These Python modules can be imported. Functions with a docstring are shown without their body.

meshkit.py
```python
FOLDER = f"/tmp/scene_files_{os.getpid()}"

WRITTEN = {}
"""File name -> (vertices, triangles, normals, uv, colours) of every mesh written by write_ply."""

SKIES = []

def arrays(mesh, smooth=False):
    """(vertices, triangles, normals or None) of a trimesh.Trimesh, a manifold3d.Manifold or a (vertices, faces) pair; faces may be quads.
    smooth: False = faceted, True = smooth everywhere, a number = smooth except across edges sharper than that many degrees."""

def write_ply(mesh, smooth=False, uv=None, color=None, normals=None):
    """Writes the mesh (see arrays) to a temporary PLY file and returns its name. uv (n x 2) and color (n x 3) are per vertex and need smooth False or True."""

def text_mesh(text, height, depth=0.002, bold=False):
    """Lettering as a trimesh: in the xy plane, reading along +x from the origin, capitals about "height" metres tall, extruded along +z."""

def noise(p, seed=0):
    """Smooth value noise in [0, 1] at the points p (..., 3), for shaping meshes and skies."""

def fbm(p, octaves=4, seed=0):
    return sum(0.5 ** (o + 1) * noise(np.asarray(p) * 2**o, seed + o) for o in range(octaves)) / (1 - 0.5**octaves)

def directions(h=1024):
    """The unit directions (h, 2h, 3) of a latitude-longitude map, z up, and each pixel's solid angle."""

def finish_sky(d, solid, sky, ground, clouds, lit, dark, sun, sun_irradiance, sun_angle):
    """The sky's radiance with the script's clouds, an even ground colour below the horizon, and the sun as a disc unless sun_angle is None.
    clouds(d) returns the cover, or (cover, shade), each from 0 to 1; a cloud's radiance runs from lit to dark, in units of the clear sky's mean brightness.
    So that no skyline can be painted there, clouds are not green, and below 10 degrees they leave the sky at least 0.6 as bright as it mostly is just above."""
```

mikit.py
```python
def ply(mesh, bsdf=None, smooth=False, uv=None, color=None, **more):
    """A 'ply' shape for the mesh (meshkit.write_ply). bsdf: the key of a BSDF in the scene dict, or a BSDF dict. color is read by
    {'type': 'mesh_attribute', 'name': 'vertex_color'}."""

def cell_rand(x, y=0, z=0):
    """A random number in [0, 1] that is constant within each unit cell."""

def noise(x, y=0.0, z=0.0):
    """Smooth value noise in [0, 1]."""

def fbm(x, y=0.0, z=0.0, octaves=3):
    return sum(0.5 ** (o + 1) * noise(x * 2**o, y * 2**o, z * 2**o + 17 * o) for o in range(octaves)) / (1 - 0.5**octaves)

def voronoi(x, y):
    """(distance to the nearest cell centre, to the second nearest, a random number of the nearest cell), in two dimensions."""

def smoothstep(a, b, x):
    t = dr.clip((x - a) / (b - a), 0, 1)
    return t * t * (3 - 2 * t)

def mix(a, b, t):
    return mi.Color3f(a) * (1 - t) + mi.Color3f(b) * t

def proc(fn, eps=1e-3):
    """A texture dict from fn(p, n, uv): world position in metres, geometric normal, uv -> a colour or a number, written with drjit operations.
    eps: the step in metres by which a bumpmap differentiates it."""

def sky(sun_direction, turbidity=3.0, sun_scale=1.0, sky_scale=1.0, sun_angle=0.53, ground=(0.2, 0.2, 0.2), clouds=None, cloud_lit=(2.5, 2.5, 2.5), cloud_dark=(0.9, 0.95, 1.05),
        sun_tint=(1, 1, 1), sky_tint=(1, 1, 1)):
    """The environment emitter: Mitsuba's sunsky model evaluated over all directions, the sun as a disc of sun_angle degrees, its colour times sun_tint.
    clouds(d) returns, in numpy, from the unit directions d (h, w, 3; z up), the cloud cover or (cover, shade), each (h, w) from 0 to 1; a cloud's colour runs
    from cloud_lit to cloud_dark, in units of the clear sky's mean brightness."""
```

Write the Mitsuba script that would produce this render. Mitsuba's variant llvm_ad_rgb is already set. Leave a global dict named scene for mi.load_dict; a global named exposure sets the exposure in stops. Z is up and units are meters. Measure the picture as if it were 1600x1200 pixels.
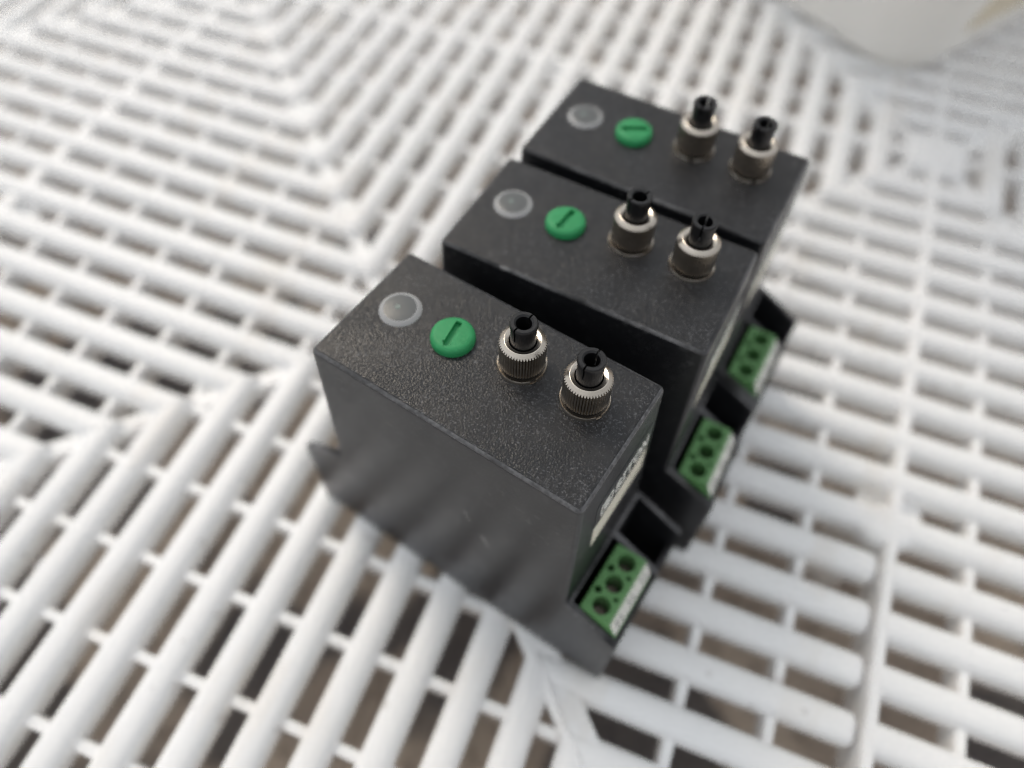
import math, random
import numpy as np, trimesh, manifold3d as m3, mitsuba as mi, drjit as dr
import mikit, meshkit
from mikit import proc, noise, fbm, voronoi, smoothstep, mix, cell_rand

T = mi.ScalarTransform4f
MM = 0.001
scene, labels = {}, {}
random.seed(7)
rng = np.random.default_rng(7)

# ------------------------------------------------------------------ camera, light, exposure
CAM = np.array([54.567, -92.446, 153.611]) * MM
FWD = np.array([-0.181797, 0.496614, -0.848719])
DOWN = np.array([0.320454, -0.786064, -0.528595])
scene['camera'] = {
    'type': 'thinlens',
    'to_world': T().look_at(origin=CAM.tolist(), target=(CAM + FWD).tolist(), up=(-DOWN).tolist()),
    'fov': 2 * math.degrees(math.atan(800 / 1123.2)), 'fov_axis': 'x',
    'aperture_radius': 1.7 * MM, 'focus_distance': 96.5 * MM, 'near_clip': 0.005, 'far_clip': 20.0,
}
SUN = np.array([-0.56, 0.36, 0.75]); SUN /= np.linalg.norm(SUN)
scene['sky'] = mikit.sky(SUN.tolist(), turbidity=3, sun_scale=0.30, sun_angle=20,
                         clouds=lambda d: (np.ones(d.shape[:2]), 0.5 - 0.5 * (d @ SUN)),   # overcast, brighter round the veiled sun
                         cloud_lit=(3.6, 3.71, 3.84), cloud_dark=(0.85, 0.89, 0.94), ground=(0.24, 0.24, 0.24), sun_tint=(0.93, 0.98, 1.08))
exposure = 1.5

# ------------------------------------------------------------------ materials
def two(d):
    return {'type': 'twosided', 'bsdf': d}

def local_mm(M, p):
    """world point -> local millimetres of a placed module (M: 4x4, metres)"""
    Mi = np.linalg.inv(M)
    return [(float(Mi[r][0]) * p.x + float(Mi[r][1]) * p.y + float(Mi[r][2]) * p.z + float(Mi[r][3])) * 1000 for r in range(3)]

def white_col(p, n, uv):
    a = fbm(p.x * 60, p.y * 60, p.z * 60)
    speck = smoothstep(0.80, 0.86, noise(p.x * 420 + 3, p.y * 420, p.z * 200))
    stain = smoothstep(0.62, 0.80, fbm(p.x * 110 + 9, p.y * 45, 2.0, 4))
    c = mix([0.84, 0.84, 0.84], [0.805, 0.805, 0.80], a)
    c = mix(c, [0.66, 0.60, 0.52], stain * 0.25)
    return mix(c, [0.45, 0.42, 0.40], speck * 0.40)
def white_bump(p, n, uv):
    return fbm(p.x * 500, p.y * 500, p.z * 500, 3) * 0.00006
scene['white_plastic'] = two({'type': 'bumpmap', 'arbitrary': proc(white_bump, 1e-4), 'scale': 1.0,
    'bsdf': {'type': 'principled', 'base_color': proc(white_col), 'roughness': 0.40, 'specular': 0.5}})

def ground_col(p, n, uv):
    a = fbm(p.x * 28, p.y * 28, 0.0, 4)
    b = fbm(p.x * 260, p.y * 260, 5.0, 3)
    d = smoothstep(0.60, 0.68, fbm(p.x * 22 + 4.3, p.y * 22 + 1.7, 8.0, 3))
    c = mix([0.60, 0.52, 0.44], [0.42, 0.36, 0.31], smoothstep(0.35, 0.7, a))
    c = mix(c, [0.24, 0.20, 0.17], smoothstep(0.5, 0.75, b) * 0.45)
    return mix(c, [0.07, 0.075, 0.09], d * 0.8)  # dark bluish patches scattered by noise
scene['earth'] = two({'type': 'principled', 'base_color': proc(ground_col), 'roughness': 0.9, 'specular': 0.2})

def seg(x, z, a, b, w):
    ax, az, bx, bz = a[0], a[1], b[0], b[1]
    dx, dz = bx - ax, bz - az
    t = dr.clip(((x - ax) * dx + (z - az) * dz) / (dx * dx + dz * dz), 0, 1)
    d = dr.sqrt(dr.square(x - ax - t * dx) + dr.square(z - az - t * dz))
    return smoothstep(w, w * 0.3, d)

def grain(p, n, uv):
    top = smoothstep(0.90, 0.99, n.z)
    u, v = 0.8 * p.x + 0.6 * p.y, 0.8 * p.y - 0.6 * p.x
    g = noise(u * 5200, v * 5200, p.z * 5200) * 0.000062 + noise(p.x * 8300 + 5, p.y * 8300, p.z * 8300) * 0.000034
    return g * (0.35 + 0.65 * top)

# placement: solved from the photograph; x along the long side, y away, z up
POSE = [(32.082, -41.722, 2.872), (40.236, -12.874, 2.872), (44.279, 14.024, 2.872)]     # mm
ANG = [(-12.066, -0.756, -0.564), (-7.592, -0.458, -0.680), (-8.675, 0.623, -0.573)]   # yaw, tilt x, tilt y
def rot(axis, deg):
    c, s = math.cos(math.radians(deg)), math.sin(math.radians(deg))
    return {'x': np.array([[1, 0, 0], [0, c, -s], [0, s, c]]), 'y': np.array([[c, 0, s], [0, 1, 0], [-s, 0, c]]), 'z': np.array([[c, -s, 0], [s, c, 0], [0, 0, 1]])}[axis]
MOD = []
for i in range(3):
    yaw, tx, ty = ANG[i]
    R = rot('z', yaw) @ rot('y', ty) @ rot('x', tx)
    M = np.eye(4); M[:3, :3] = R; M[:3, 3] = np.array(POSE[i]) * MM
    MOD.append(M)

MARKS = [[((3.8, 41.3), (4.7, 38.5), 0.22), ((6.8, 35.5), (8.6, 32.5), 0.2), ((7.4, 34.9), (7.9, 33.3), 0.35)], [], []]
def make_housing_col(i):
    M = MOD[i]
    def col(p, n, uv):
        x, y, z = local_mm(M, p)
        a = fbm(p.x * 90, p.y * 90, p.z * 90, 4)
        c = mix([0.0075, 0.008, 0.0095], [0.014, 0.0145, 0.0165], a)
        dust = smoothstep(0.79, 0.83, noise(p.x * 900, p.y * 900, p.z * 900)) * smoothstep(0.45, 0.6, fbm(p.x * 70, p.y * 70, p.z * 70))
        c = mix(c, [0.16, 0.16, 0.16], dust * 0.12)
        top = smoothstep(0.90, 0.99, n.z)
        pk = noise((0.8 * p.x + 0.6 * p.y) * 5000, (0.8 * p.y - 0.6 * p.x) * 5000, p.z * 5000) * 0.6 + noise(p.x * 7900, p.y * 7900, p.z * 7900) * 0.4
        c = mix(c, [0.006, 0.006, 0.007], smoothstep(0.46, 0.30, pk) * 0.8)  # dark side of the grain sparkle, also painted into the colour
        c = mix(c, [0.085, 0.087, 0.094], smoothstep(0.56, 0.86, pk) * (0.25 + 0.75 * top))     # grain glints put into the colour as pale peaks
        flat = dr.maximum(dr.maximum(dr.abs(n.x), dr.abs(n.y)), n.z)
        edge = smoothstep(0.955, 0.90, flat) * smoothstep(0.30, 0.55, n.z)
        c = mix(c, [0.15, 0.151, 0.158], edge * (0.25 + 0.75 * noise(p.x * 2600, p.y * 2600, p.z * 2600)) * smoothstep(0.25, 0.6, fbm(p.x * 130, p.y * 130, p.z * 130)))   # bright highlight painted along the upper edges
        scuff = smoothstep(0.60, 0.74, fbm(x * 0.9 + 3, y * 0.35, z * 0.5 + i * 7, 4)) 
        c = mix(c, [0.07, 0.07, 0.072], scuff * 0.10)
        if MARKS[i]:
            m = sum(seg(x, z, a_, b_, w) for a_, b_, w in MARKS[i]) * smoothstep(-10, -11, y)
            c = mix(c, [0.22, 0.22, 0.22], dr.minimum(m, 1.0) * (0.35 + 0.5 * noise(x * 5, z * 5)))
        return c
    return col
def rough_h(p, n, uv):
    flat = dr.maximum(dr.maximum(dr.abs(n.x), dr.abs(n.y)), n.z)            # rounded edges are rubbed smoother
    return 0.14 + 0.12 * smoothstep(0.90, 0.96, flat) + 0.12 * fbm(p.x * 160, p.y * 160, p.z * 160, 3)
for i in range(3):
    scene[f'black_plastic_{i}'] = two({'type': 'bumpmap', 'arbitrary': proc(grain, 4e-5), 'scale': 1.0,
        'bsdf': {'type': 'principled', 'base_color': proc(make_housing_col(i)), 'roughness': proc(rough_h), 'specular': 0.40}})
scene['collet_black'] = two({'type': 'principled', 'base_color': {'type': 'rgb', 'value': [0.006, 0.006, 0.007]}, 'roughness': 0.36, 'specular': 0.45})
scene['thread_dark'] = two({'type': 'principled', 'base_color': {'type': 'rgb', 'value': [0.10, 0.09, 0.08]}, 'roughness': 0.35, 'metallic': 0.9})
def metal_bump(p, n, uv):
    return noise(p.x * 5000, p.y * 5000, p.z * 9000) * 0.000012
def metal_col(p, n, uv):
    return mix([0.66, 0.60, 0.53], [0.52, 0.47, 0.40], fbm(p.x * 900, p.y * 900, p.z * 900))
scene['nickel'] = two({'type': 'bumpmap', 'arbitrary': proc(metal_bump, 4e-5), 'scale': 1.0,
    'bsdf': {'type': 'principled', 'base_color': proc(metal_col), 'roughness': 0.26, 'metallic': 1.0}})
def cap_col(p, n, uv):
    return mix([0.017, 0.235, 0.075], [0.03, 0.29, 0.105], fbm(p.x * 700, p.y * 700, p.z * 700))
scene['green_cap'] = two({'type': 'bumpmap', 'arbitrary': proc(lambda p, n, uv: noise(p.x * 3500, p.y * 3500, p.z * 3500) * 0.00002, 4e-5), 'scale': 1.0,
    'bsdf': {'type': 'principled', 'base_color': proc(cap_col), 'roughness': 0.5, 'specular': 0.4}})
def term_col(p, n, uv):
    return mix([0.085, 0.225, 0.075], [0.11, 0.275, 0.095], fbm(p.x * 500, p.y * 500, p.z * 500))
scene['green_terminal'] = two({'type': 'principled', 'base_color': proc(term_col), 'roughness': 0.42, 'specular': 0.4})
scene['screw_steel'] = two({'type': 'principled', 'base_color': {'type': 'rgb', 'value': [0.30, 0.25, 0.22]}, 'roughness': 0.4, 'metallic': 1.0})
def strip_col(p, n, uv):
    return mix([0.74, 0.74, 0.70], [0.62, 0.61, 0.56], fbm(p.x * 700, p.y * 700, p.z * 700))
scene['marker_white'] = two({'type': 'principled', 'base_color': proc(strip_col), 'roughness': 0.5})
scene['ink_black'] = two({'type': 'principled', 'base_color': {'type': 'rgb', 'value': [0.02, 0.02, 0.022]}, 'roughness': 0.5})
scene['ink_grey'] = two({'type': 'principled', 'base_color': {'type': 'rgb', 'value': [0.16, 0.16, 0.16]}, 'roughness': 0.5})
scene['label_dark'] = two({'type': 'principled', 'base_color': {'type': 'rgb', 'value': [0.022, 0.026, 0.026]}, 'roughness': 0.35})
def cream_col(p, n, uv):
    return mix([0.70, 0.67, 0.57], [0.60, 0.57, 0.47], fbm(p.x * 400, p.y * 400, p.z * 400))
scene['label_cream'] = two({'type': 'principled', 'base_color': proc(cream_col), 'roughness': 0.4})
scene['lens_rim'] = two({'type': 'principled', 'base_color': {'type': 'rgb', 'value': [0.33, 0.33, 0.33]}, 'roughness': 0.3, 'specular': 0.6})
scene['lens_face'] = two({'type': 'principled', 'base_color': {'type': 'rgb', 'value': [0.085, 0.09, 0.09]}, 'roughness': 0.35, 'specular': 0.6})
scene['lens_die'] = two({'type': 'principled', 'base_color': {'type': 'rgb', 'value': [0.16, 0.20, 0.185]}, 'roughness': 0.4})
def tub_col(p, n, uv):
    return mix([0.82, 0.80, 0.765], [0.76, 0.735, 0.695], fbm(p.x * 30, p.y * 30, p.z * 30))
scene['tub_plastic'] = two({'type': 'principled', 'base_color': proc(tub_col), 'roughness': 0.3})
scene['tub_beige'] = two({'type': 'principled', 'base_color': {'type': 'rgb', 'value': [0.64, 0.57, 0.44]}, 'roughness': 0.5})

# ------------------------------------------------------------------ helpers
USED = {}
def key_of(base):
    n = USED.get(base, -1) + 1
    USED[base] = n
    return base if n == 0 else f'{base}_{n:03d}'
def to_tm(m):
    if hasattr(m, 'to_mesh'):
        q = m.to_mesh()
        return trimesh.Trimesh(np.asarray(q.vert_properties)[:, :3], np.asarray(q.tri_verts), process=False)
    return m
def shape(mesh, bsdf, smooth=False):
    mesh = to_tm(mesh).copy()
    mesh.vertices = np.asarray(mesh.vertices) * MM
    return mikit.ply(mesh, bsdf, smooth=smooth)
def put(base, ply, M=None, label=None, kind=None, cat=None, group=None):
    k = key_of(base)
    d = dict(ply)
    if M is not None:
        d['to_world'] = T(M.tolist())
    scene[k] = d
    e = {a: b for a, b in (('label', label), ('kind', kind), ('category', cat), ('group', group)) if b}
    if e:
        labels[k] = e
    return k
def hull_pts(pts, r, seg_=10):
    s = m3.Manifold.sphere(r, seg_)
    return m3.Manifold.batch_hull([s.translate(tuple(p)) for p in pts])
def box(x0, x1, y0, y1, z0, z1):
    return m3.Manifold.cube((x1 - x0, y1 - y0, z1 - z0)).translate((x0, y0, z0))
def lathe(prof, seg_=64):
    cs = m3.CrossSection([np.array(prof, float)])
    return m3.Manifold.revolve(cs, seg_)
def rr(hx, hy, r, n=8):
    pts = []
    for cx, cy, a0 in ((hx - r, hy - r, 0), (-hx + r, hy - r, 90), (-hx + r, -hy + r, 180), (hx - r, -hy + r, 270)):
        for k in range(n + 1):
            a = math.radians(a0 + 90 * k / n)
            pts.append((cx + r * math.cos(a), cy + r * math.sin(a)))
    return np.array(pts)

# ------------------------------------------------------------------ ground below
PG = 11.488                                    # pitch of the lattice bars, mm
gx, gy = np.meshgrid(np.linspace(-1500, 1500, 61), np.linspace(-1500, 1500, 61), indexing='ij')
gz = -42 + 2.0 * (meshkit.fbm(np.stack([gx / 60, gy / 60, gx * 0], -1), 3, 4) - 0.5)
gv = np.stack([gx, gy, gz], -1).reshape(-1, 3)
gi = np.arange(61 * 61).reshape(61, 61)
gf = np.stack([gi[:-1, :-1], gi[1:, :-1], gi[1:, 1:], gi[:-1, 1:]], -1).reshape(-1, 4)
gf = np.vstack([gf[:, [0, 1, 2]], gf[:, [0, 2, 3]]])
put('ground', shape(trimesh.Trimesh(gv, gf, process=False), 'earth', True), kind='structure', label='brown earth and dark patches seen through the gaps of the white grating')

# ------------------------------------------------------------------ the white plastic grating
GR = 'plastic_grating'
labels[GR] = {'label': 'white plastic grating of concentric square bars on which the black modules stand', 'category': 'grating'}
W2 = 0.295 * PG
TOP = 2.87
def bar_profile():
    pts = [(-W2 * 0.86, -4.0), (W2 * 0.86, -4.0)]
    for k in range(13):
        a = math.pi * k / 12
        c, s = math.cos(a), math.sin(a)
        pts.append((W2 * math.copysign(abs(c) ** 0.82, c), -1.2 + (TOP + 1.2) * abs(s) ** 0.66))
    return np.array(pts)
PROF = bar_profile()
def bar_mesh(d, a0=None, a1=None, gap=0.07, cap0=False, cap1=False):
    """bar of the square ring at distance d (mm) on the +y side; along x from a0 to a1, mitred where None"""
    rings = []
    def ring(f):
        return np.array([(f(s, z), d + s, z) for s, z in PROF])
    def capring(end, dirn, off, sc, drop):
        return np.array([(end + dirn * off, d + s * sc, -4.0 + (z + 4.0) * (1 - drop)) for s, z in PROF])
    if cap0:
        rings += [capring(a0, 1, 0, 0.70, 0.42), capring(a0, 1, 0.35, 0.88, 0.14), capring(a0, 1, 1.1, 0.98, 0.02), capring(a0, 1, 2.2, 1, 0)]
    else:
        rings.append(ring(lambda s, z: (-(d + s) + gap) if a0 is None else a0))
    if cap1:
        rings += [capring(a1, -1, 2.2, 1, 0), capring(a1, -1, 1.1, 0.98, 0.02), capring(a1, -1, 0.35, 0.88, 0.14), capring(a1, -1, 0, 0.70, 0.42)]
    else:
        rings.append(ring(lambda s, z: ((d + s) - gap) if a1 is None else a1))
    n = len(PROF)
    v = np.vstack(rings)
    f = []
    for r in range(len(rings) - 1):
        for k in range(n):
            a, b = r * n + k, r * n + (k + 1) % n
            f += [[a, a + n, b + n], [a, b + n, b]]
    last = (len(rings) - 1) * n
    for k in range(1, n - 1):
        f += [[0, k, k + 1], [last, last + k + 1, last + k]]
    m = trimesh.Trimesh(v, f, process=False)
    m.fix_normals()
    return m
def Mz(deg, x, y):
    M = np.eye(4); M[:3, :3] = rot('z', deg); M[:3, 3] = [x * MM, y * MM, 0]
    return M
RINGS = [shape(bar_mesh((j + 0.5) * PG), 'white_plastic', 40) for j in range(11)]
CENTRES = {(-1, 1): (-12, 11), (-1, -1): (-12, -11), (1, 1): (10, 11), (1, -1): (10, -11)}
for key, (cu, cv) in CENTRES.items():
    for side in range(4):
        for j in range(11):
            M = Mz(90 * side, cu * PG, cv * PG)
            if key == (1, -1) and side == 0 and j >= 1:
                d = (j + 0.5) * PG
                put(f'{GR}__bar', shape(bar_mesh(d, None, -0.20 * PG, cap1=True), 'white_plastic', 40), M)
                put(f'{GR}__bar', shape(bar_mesh(d, 0.03 * PG, None), 'white_plastic', 40), M)
            else:
                put(f'{GR}__bar', RINGS[j], M)
def fin(x, y0, y1, w, top, depth):
    """upright rib along y"""
    c = 0.45
    pr = np.array([(-w / 2 + 0.15, -depth), (w / 2 - 0.15, -depth), (w / 2, top - c), (w / 2 - c * 0.7, top), (-w / 2 + c * 0.7, top), (-w / 2, top - c)])
    v = np.vstack([np.c_[x + pr[:, 0], np.full(6, y), pr[:, 1]] for y in (y0, y1)])
    f = []
    for k in range(6):
        a, b = k, (k + 1) % 6
        f += [[a, a + 6, b + 6], [a, b + 6, b]]
    for k in range(1, 5):
        f += [[0, k, k + 1], [6, 6 + k + 1, 6 + k]]
    m = trimesh.Trimesh(v, f, process=False); m.fix_normals()
    return m
SP = 1.53 * PG
HALF = 11 * PG
def fins(ax, ay, deg, lo, hi, medlo, medhi):
    """ribs crossing the boundary line that runs along local x through (ax, ay); lo/hi: built to that side"""
    M = Mz(deg, ax, ay)
    for k in range(-6, 7):
        x = k * SP
        ext = HALF - abs(x)
        if k == 0:
            if lo: put(f'{GR}__rib', shape(fin(0, -HALF + 4, -0.3, *medlo), 'white_plastic', 30), M)
            if hi: put(f'{GR}__rib', shape(fin(0, -0.3, HALF - 4, *medhi), 'white_plastic', 30), M)
            continue
        put(f'{GR}__rib', shape(fin(x, -ext * lo, ext * hi, 2.15 + 0.25 * random.random(), 0.15 * random.random(), 7.2), 'white_plastic', 30), M)
flush, wide, low = (2.6, 2.2, 10.5), (4.0, 1.3, 10.5), (2.4, 2.5, 10.5)
fins(10 * PG, 0, 0, 1, 1, low, flush)
fins(-12 * PG, 0, 0, 1, 1, wide, wide)
fins(-1 * PG, -11 * PG, 90, 1, 1, low, low)
fins(-1 * PG, 11 * PG, 90, 1, 1, wide, wide)
fins(10 * PG, 22 * PG, 0, 1, 0, flush, flush)
fins(-12 * PG, 22 * PG, 0, 1, 0, wide, wide)
fins(21 * PG, 11 * PG, 90, 0, 1, flush, flush)
fins(21 * PG, -11 * PG, 90, 0, 1, low, low)
fins(-23 * PG, 11 * PG, 90, 1, 0, wide, wide)
fins(-23 * PG, -11 * PG, 90, 1, 0, wide, wide)
fins(-12 * PG, -22 * PG, 0, 0, 1, wide, wide)
fins(10 * PG, -22 * PG, 0, 0, 1, low, low)
diag = shape(fin(0, 0.4 * PG, HALF * math.sqrt(2) - 0.5, 4.6, 0.25, 5.0), 'white_plastic', 30)
diag_wide = shape(fin(1.5, 0.4 * PG, HALF * math.sqrt(2) - 0.5, 6.4, 2.3, 5.0), 'white_plastic', 30)
for cu, cv in CENTRES.values():
    for side in range(4):
        put(f'{GR}__corner_rib', diag_wide if (cu, cv, side) == (10, -11, 0) else diag, Mz(45 + 90 * side, cu * PG, cv * PG))
# moulded pads and feet
pad = lathe([(0, -3), (7.2, -3), (7.4, 0.6), (6.4, 1.9), (4.6, 2.65), (0, 2.92)], 32)
put(f'{GR}__pad', shape(pad.scale((0.95, 0.7, 1.0)), 'white_plastic', 40), Mz(0, 9.9 * PG, -0.55 * PG))
pad2 = shape(lathe([(0, -3), (6.6, -3), (6.9, 2.2), (6.2, 3.2), (4.6, 3.5), (0, 3.55)], 32), 'white_plastic', 40)
for cu, cv in CENTRES.values():
    put(f'{GR}__pad', pad2, Mz(0, cu * PG, cv * PG))
foot = shape(lathe([(0, -43), (6.5, -43), (7.5, -2.5), (0, -2.5)], 32), 'white_plastic', 40)
for cu, cv in [(-12, 11), (10, 11), (-12, -11), (10, -11), (-1, 0), (-1, 11), (10, 0), (-12, 0), (-1, -11), (21, 0), (21, 11), (21, -11), (-1, 22), (10, 22), (-23, 0)]:
    put(f'{GR}__foot', foot, Mz(0, cu * PG, cv * PG))

# thin mould line on the near corner
def ribbon(pts, w, z0, z1):
    P = np.array(pts, float)
    d = np.gradient(P, axis=0); d /= np.linalg.norm(d, axis=1, keepdims=True)
    nn = np.c_[-d[:, 1], d[:, 0]] * w / 2
    rows = [np.c_[P + nn, np.full(len(P), z0)], np.c_[P + nn * 0.5, np.full(len(P), z1)], np.c_[P - nn * 0.5, np.full(len(P), z1)], np.c_[P - nn, np.full(len(P), z0)]]
    n = len(P); v = np.vstack(rows); f = []
    for a in range(3):
        for k in range(n - 1):
            i0 = a * n + k
            f += [[i0, i0 + 1, i0 + n + 1], [i0, i0 + n + 1, i0 + n]]
    return trimesh.Trimesh(v, f, process=False)
SEAM = [(51.1, -62.1), (53.6, -65.2), (55.7, -67.6), (59.5, -71.6), (62.8, -74.4), (65.3, -77.4)]
put(f'{GR}__mould_line', shape(ribbon(SEAM, 0.5, 1.5, 3.05), 'white_plastic', 30))

# a drop of water on a bar
scene['water'] = {'type': 'dielectric', 'int_ior': 1.33}
drop = trimesh.creation.icosphere(3, 1.0)
drop.vertices = np.asarray(drop.vertices) * [1.0, 1.25, 0.55] + [0, 0, 0.1]
k = put('water_drop', shape(drop, 'water', True), np.array([[1, 0, 0, -0.0554], [0, 1, 0, -0.0834], [0, 0, 1, 0.00150], [0, 0, 0, 1]]),
        label='tiny clear drop of water on a white bar at the left edge of the grating', cat='drop')

# ------------------------------------------------------------------ converter modules
H = 64.26
def yn(z): return -11.75 - 0.020 * (H - z)
def yf(z): return 11.75 + 0.040 * (H - z)
def xl(z): return -23.1 - 0.062 * (H - z)
def xr(z): return 22.9 + 0.038 * (H - z)
def housing():
    r = 0.85
    pts = []
    for z in (H + 0.15 - r, 1.0):
        pts += [(xl(z) + r, yn(z) + r, z), (xr(z) - r, yn(z) + r, z), (xr(z) - r, yf(z) - r, z), (xl(z) + r, yf(z) - r, z)]
    neck = hull_pts(pts, r, 16)
    r2 = 0.35
    prof = [(-35.6, 0.4), (-35.6, 22.5), (-25.0, 29.2), (23.6, 29.0), (34.6, 22.6), (34.6, 0.4)]
    pts = []
    for x, z in prof:
        xx = x + (r2 if x < 0 else -r2)
        pts += [(xx, yn(z) + r2, z), (xx, yf(z) - r2, z)]
    base = hull_pts(pts, r2, 10)
    body = neck + base
    # open wire chambers on the right (with the terminal) and the open left end
    body -= box(24.75, 33.6, yn(26) + 1.35, 2.85, 5, 80)
    body -= box(24.75, 40, yn(26) + 1.35, 2.85, 19.5, 80)
    body -= box(24.9, 33.4, 4.0, yf(22) - 1.35, 5, 80)
    body -= box(24.9, 40, 4.0, yf(22) - 1.35, 16.5, 80)
    body -= box(-40, -27.6, yn(26) + 1.3, yf(26) - 1.3, -5, 80)
    # seats of the parts on the top
    body -= m3.Manifold.cylinder(3, 3.05, 3.05, 48).translate((-16.75, 1.43, H - 2))
    return body
HOUSING = housing()

def chip_mesh():
    s = trimesh.creation.icosphere(2, 1.0)
    v = np.asarray(s.vertices)
    v *= (1 + 0.5 * (meshkit.noise(v * 2.3 + 5, 3) - 0.5))[:, None]
    s.vertices = v * [0.95, 0.42, 0.34]
    return s

def knurl(r, teeth=50, depth=0.3):
    pts = []
    for k in range(teeth):
        a = 2 * math.pi * k / teeth
        w = 2 * math.pi / teeth
        for t, rr_ in ((0.0, r - depth), (0.30, r - 0.02), (0.5, r), (0.70, r - 0.02)):
            pts.append((rr_ * math.cos(a + t * w), rr_ * math.sin(a + t * w)))
    return np.array(pts)
def nut():
    m = m3.Manifold.extrude(m3.CrossSection([knurl(3.36)]), 5.1)                       # z 0..4.45
    outer = lathe([(0, 0), (3.0, 0), (3.3, 0.15), (3.4, 0.3), (3.4, 4.42), (2.72, 5.06), (2.6, 5.1), (0, 5.1)], 96)
    m = m ^ outer
    bore = lathe([(0, -1), (2.0, -1), (2.0, 4.85), (2.58, 5.05), (2.62, 6), (0, 6)], 72)
    return m - bore
def flange(deg):
    m = lathe([(2.0, 0), (3.5, 0), (3.68, 0.15), (3.68, 0.6), (3.58, 0.78), (3.44, 0.76), (3.36, 0.4), (2.0, 0.4)], 72)
    return m - box(2.2, 5, -0.45, 0.45, 0.25, 2).rotate((0, 0, deg))
def collet(deg, slot=2.6):
    m = lathe([(1.08, -2), (1.80, -2), (1.80, 2.75), (1.82, 2.95), (1.95, 3.1), (1.95, 3.45), (1.88, 3.62), (1.78, 3.72), (1.35, 3.72), (1.10, 3.5), (1.08, 3.3)], 64)
    return m - box(-3, 3, -0.13, 0.13, 3.75 - slot, 5).rotate((0, 0, deg))
NUT = shape(nut(), 'nickel', 28)
THREAD = shape(lathe([(1.9, 0.3), (3.34, 0.42), (3.3, 0.5), (2.85, 0.55), (2.85, 1.4), (1.9, 1.4)], 48), 'thread_dark', 40)
def cap_mesh(deg):
    m = lathe([(0, -0.3), (3.32, -0.3), (3.36, 0.75), (3.22, 1.22), (2.85, 1.52), (2.4, 1.60), (0, 1.62)], 72)
    slot = box(-0.52, 0.52, -2.2, 2.3, 0.8, 3)
    arrow = m3.Manifold.extrude(m3.CrossSection([np.array([(-0.85, -1.65), (-0.1, -2.75), (0.8, -1.85)])]), 3).translate((0, 0, 1.25))
    return (m - slot - arrow).rotate((0, 0, deg))
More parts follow.
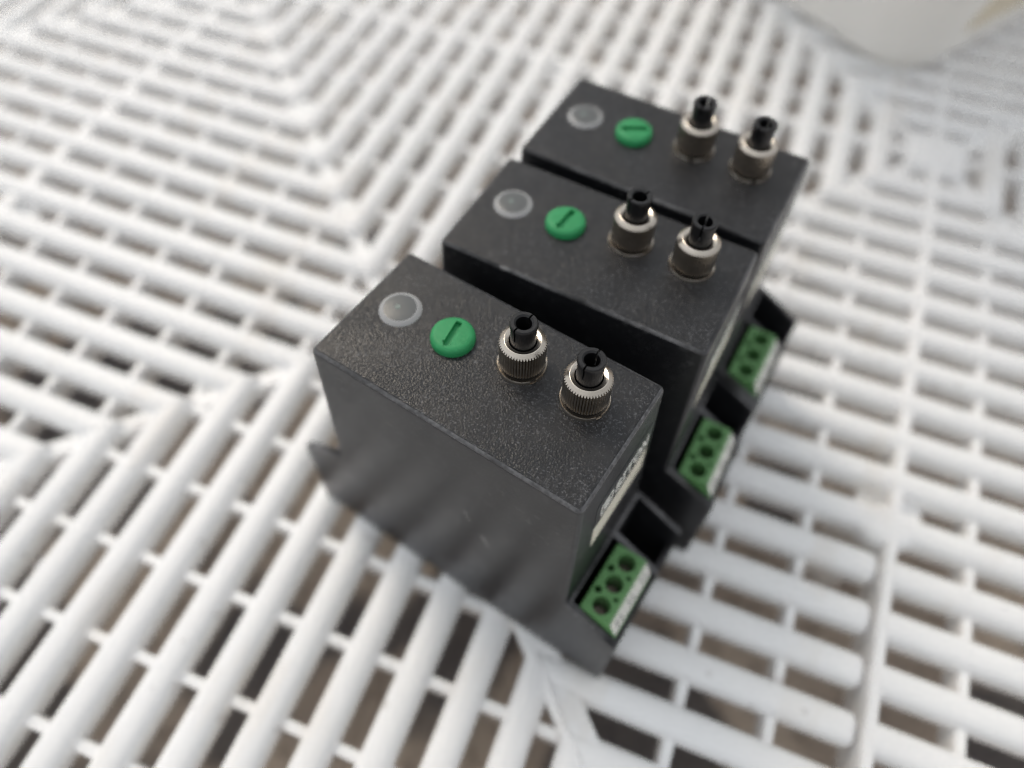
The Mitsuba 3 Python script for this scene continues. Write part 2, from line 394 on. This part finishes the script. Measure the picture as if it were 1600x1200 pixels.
LENS_RIM = shape(lathe([(2.5, 0.1), (3.22, -0.3), (3.34, 0.10), (3.2, 0.30), (2.75, 0.62), (2.58, 0.66), (2.50, 0.60)], 72), 'lens_rim', 40)
LENS_FACE = shape(lathe([(0, 0), (2.56, 0), (2.56, 0.60), (2.2, 0.68), (1.0, 0.74), (0, 0.75)], 64), 'lens_face', 30)
LENS_DIE = shape(lathe([(0, 0.70), (0.5, 0.70), (0.42, 0.79), (0, 0.80)], 24), 'lens_die', 30)

TY0, TY1 = -10.95, 2.35
def terminal():
    prof = np.array([(26.05, 7.0), (33.45, 7.0), (33.6, 21.6), (33.2, 24.0), (31.75, 27.55), (31.5, 27.82), (26.3, 27.82), (26.05, 27.55)])
    m = m3.Manifold.extrude(m3.CrossSection([prof]), TY1 - TY0)          # x,z -> x,y ; extruded along z
    m = m.rotate((90, 0, 0)).translate((0, TY1, 0))
    for y in (-8.78, -4.4, 0.05):
        m -= m3.Manifold.cylinder(7, 1.55, 1.6, 40).translate((29.15, y, 21.2))
    for y in (-6.65, -2.2):
        m -= m3.Manifold.cylinder(4, 0.66, 0.68, 24).translate((27.25, y, 24.2))
        m -= m3.Manifold.cylinder(4, 0.42, 0.44, 20).translate((30.72, y, 24.2))
    for y in (-8.78, -4.4, 0.05):
        m -= box(31, 40, y - 1.5, y + 1.5, 9, 18)
    return m
TERMINAL = shape(terminal(), 'green_terminal', 30)
def screw():
    m = lathe([(0, 0), (1.42, 0), (1.42, 0.9), (1.25, 1.1), (0, 1.15)], 32)
    return m - box(-2, 2, -0.2, 0.2, 0.6, 3).rotate((0, 0, 35))
SCREW = screw()
# marker plates on the slanted face: local frame u along y, w down the slope
p_hi, p_lo = np.array([31.85, 27.3]), np.array([33.22, 23.95])
sl = p_lo - p_hi; slen = np.linalg.norm(sl); sl /= slen
nrm = np.array([-sl[1], sl[0]])
def on_slope(mesh, y, off):
    """mesh: x = along +y of the module, y = up the slope, z = out of it"""
    m = to_tm(mesh).copy(); v = np.asarray(m.vertices)
    base = p_lo + nrm * off
    xz = base[None] + v[:, 1:2] * (-sl)[None] + v[:, 2:3] * nrm[None]
    m.vertices = np.c_[xz[:, 0], y + v[:, 0], xz[:, 1]]
    return m
MARKER_TXT = ['32', '31', '30']
seams = [TY0 + 0.15, -6.62, -2.25, TY1 - 0.15]
MARK_PLATES, MARK_TEXT = [], []
for k in range(3):
    w = seams[k + 1] - seams[k] - 0.14
    plate = m3.Manifold.cube((w, slen - 0.1, 0.22))
    MARK_PLATES.append(shape(on_slope(plate, seams[k] + 0.07, 0.02), 'marker_white'))
    t = meshkit.text_mesh(MARKER_TXT[k], 1.5, 0.10)
    c = t.bounds.mean(0)
    t.apply_translation([-c[0], -c[1], 0])
    t.apply_translation([w / 2, slen / 2, 0.22])
    MARK_TEXT.append(shape(on_slope(t, seams[k] + 0.07, 0.02), 'ink_grey'))

# name label on the right side of the neck
def on_side(mesh, y, z, off):
    """mesh: x = along +y of the module, y = up, z = out of the right face"""
    m = to_tm(mesh).copy(); v = np.asarray(m.vertices)
    zz = z + v[:, 1]
    m.vertices = np.c_[22.9 + 0.038 * (H - zz) + off + v[:, 2], y + v[:, 0], zz]
    return m
LAB_HEAD = shape(on_side(m3.Manifold.cube((16.6, 7.2, 0.16)), -6.6, 49.8, -0.04), 'label_dark')
LAB_BODY = shape(on_side(m3.Manifold.cube((16.6, 6.7, 0.16)), -6.6, 43.0, -0.04), 'label_cream')
fr = m3.CrossSection([rr(1.75, 1.75, 0.3)]) - m3.CrossSection([rr(1.45, 1.45, 0.25)])
fr += m3.CrossSection.circle(1.0, 24) - m3.CrossSection.circle(0.72, 24)
fr += m3.CrossSection([rr(0.95, 0.14, 0.05)]) + m3.CrossSection([rr(0.14, 0.95, 0.05)])
LAB_LOGO = shape(on_side(m3.Manifold.extrude(fr, 0.1), -3.4, 53.2, 0.10), 'marker_white')
tx = meshkit.text_mesh('SITON', 3.0, 0.1, bold=True)
tx.apply_translation([-tx.bounds[0][0], 0, 0]); tx.apply_scale([10.2 / (tx.bounds[1][0] - tx.bounds[0][0]), 1, 1])
LAB_TEXT = shape(on_side(tx, -0.9, 51.7, 0.10), 'marker_white')

LAB = ['black converter module nearest the camera, first of the row, its whole near side in view',
       'black converter module in the middle of the row, with a chipped near top edge',
       'black converter module at the far end of the row, its green cap slot lying crosswise']
FEAT_ROT = [(9.7, [-31, -28], [(81, 2.7), (87, 2.7)]), (-5.3, [203, 20], [(58, 2.6), (95, 2.6)]), (-59.6, [-75, -60], [(88, 2.2), (75, 2.2)])]
HS = None
for i in range(3):
    M = MOD[i]
    root = key_of('converter_module')
    labels[root] = {'label': LAB[i], 'category': 'module', 'group': 'black converter modules standing in a row on the grating'}
    body = HOUSING
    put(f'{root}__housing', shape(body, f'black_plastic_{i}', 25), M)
    def at(x, y, z):
        L = np.eye(4); L[:3, 3] = np.array([x, y, z]) * MM
        return M @ L
    A = at(-16.75, 1.43, H)
    k = put(f'{root}__indicator_light', LENS_RIM, A, label='round clear indicator lens with a grey rim')
    put(f'{k}__lens', LENS_FACE, A)
    put(f'{k}__diode', LENS_DIE, at(-17.1, 1.3, H))
    capdeg, fl, col = FEAT_ROT[i]
    put(f'{root}__adjuster_cap', shape(cap_mesh(capdeg), 'green_cap', 35), at(-6.94, 1.43, H), label='round green cap with a screwdriver slot')
    for c in range(2):
        cx = (3.9, 14.39)[c]
        A = at(cx, 3.4, H)
        k = put(f'{root}__fibre_connector', THREAD, A)
        put(f'{k}__flange', shape(flange(fl[c]), 'nickel', 30), A)
        put(f'{k}__knurled_nut', NUT, at(cx, 3.4, H + 1.15))
        put(f'{k}__collet', shape(collet(*col[c]), 'collet_black', 30), at(cx, 3.4, H + 6.25))
    k = put(f'{root}__terminal_block', TERMINAL, M, label='green three-pole screw terminal')
    for y in (-8.78, -4.4, 0.05):
        put(f'{k}__screw', shape(SCREW, 'screw_steel', 30), at(29.15, y, 21.6))
    for q in range(3):
        put(f'{k}__marker', MARK_PLATES[q], M)
        put(f'{k}__marking', MARK_TEXT[q], M)
    k = put(f'{root}__name_label', LAB_BODY, M, label='cream and black label on the side of the neck')
    put(f'{k}__header', LAB_HEAD, M)
    put(f'{k}__logo', LAB_LOGO, M)
    put(f'{k}__lettering', LAB_TEXT, M)
    if i == 1:
        scene['scar_grey'] = two({'type': 'principled', 'base_color': {'type': 'rgb', 'value': [0.13, 0.13, 0.135]}, 'roughness': 0.35})
        put(f'{root}__chipped_edge', shape(chip_mesh(), 'scar_grey', True), at(-11.0, -11.5, H - 0.12))

# ------------------------------------------------------------------ square white container at the back
def tub():
    layers = []
    for z, grow, r in ((0, -6, 12), (0.8, -3.5, 14), (2.8, -1.4, 16), (7.0, 0, 17), (60, 12, 22), (150, 42, 40)):  # unseen upper walls flared outward to shade the grating beside the container
        layers.append((rr(60 + grow, 60 + grow, r, 10), z))
    n = len(layers[0][0])
    v = np.vstack([np.c_[p, np.full(n, z)] for p, z in layers])
    f = []
    for l in range(len(layers) - 1):
        for k in range(n):
            a, b = l * n + k, l * n + (k + 1) % n
            f += [[a, b, b + n], [a, b + n, a + n]]
    b0 = len(v); v = np.vstack([v, [[0, 0, 0]], [[0, 0, 150]]])
    L = (len(layers) - 1) * n
    for k in range(n):
        f += [[b0, (k + 1) % n, k], [b0 + 1, L + k, L + (k + 1) % n]]
    m = trimesh.Trimesh(v, f, process=False); m.fix_normals()
    return m
tang = math.degrees(math.atan2(0.822, 0.569))            # direction of the right base edge
e1 = np.array([math.cos(math.radians(tang)), math.sin(math.radians(tang))]); e2 = np.array([-e1[1], e1[0]])
corner = np.array([99.5, 154.0])
cen = corner + 60 * e1 + 60 * e2
root = 'plastic_container'
labels[root] = {'label': 'blurred white square plastic container with rounded corners standing behind the modules', 'category': 'container'}
TM = np.eye(4); TM[:3, :3] = rot('z', tang); TM[:3, 3] = [cen[0] * MM, cen[1] * MM, TOP * MM]
put(f'{root}__body', shape(tub(), 'tub_plastic', 40), TM)
band = m3.Manifold.cube((50, 0.9, 60)).rotate((11, 0, 0)).translate((-40, -62.7, 15))  # plain beige patch on the right wall
put(f'{root}__beige_patch', shape(band, 'tub_beige'), TM)
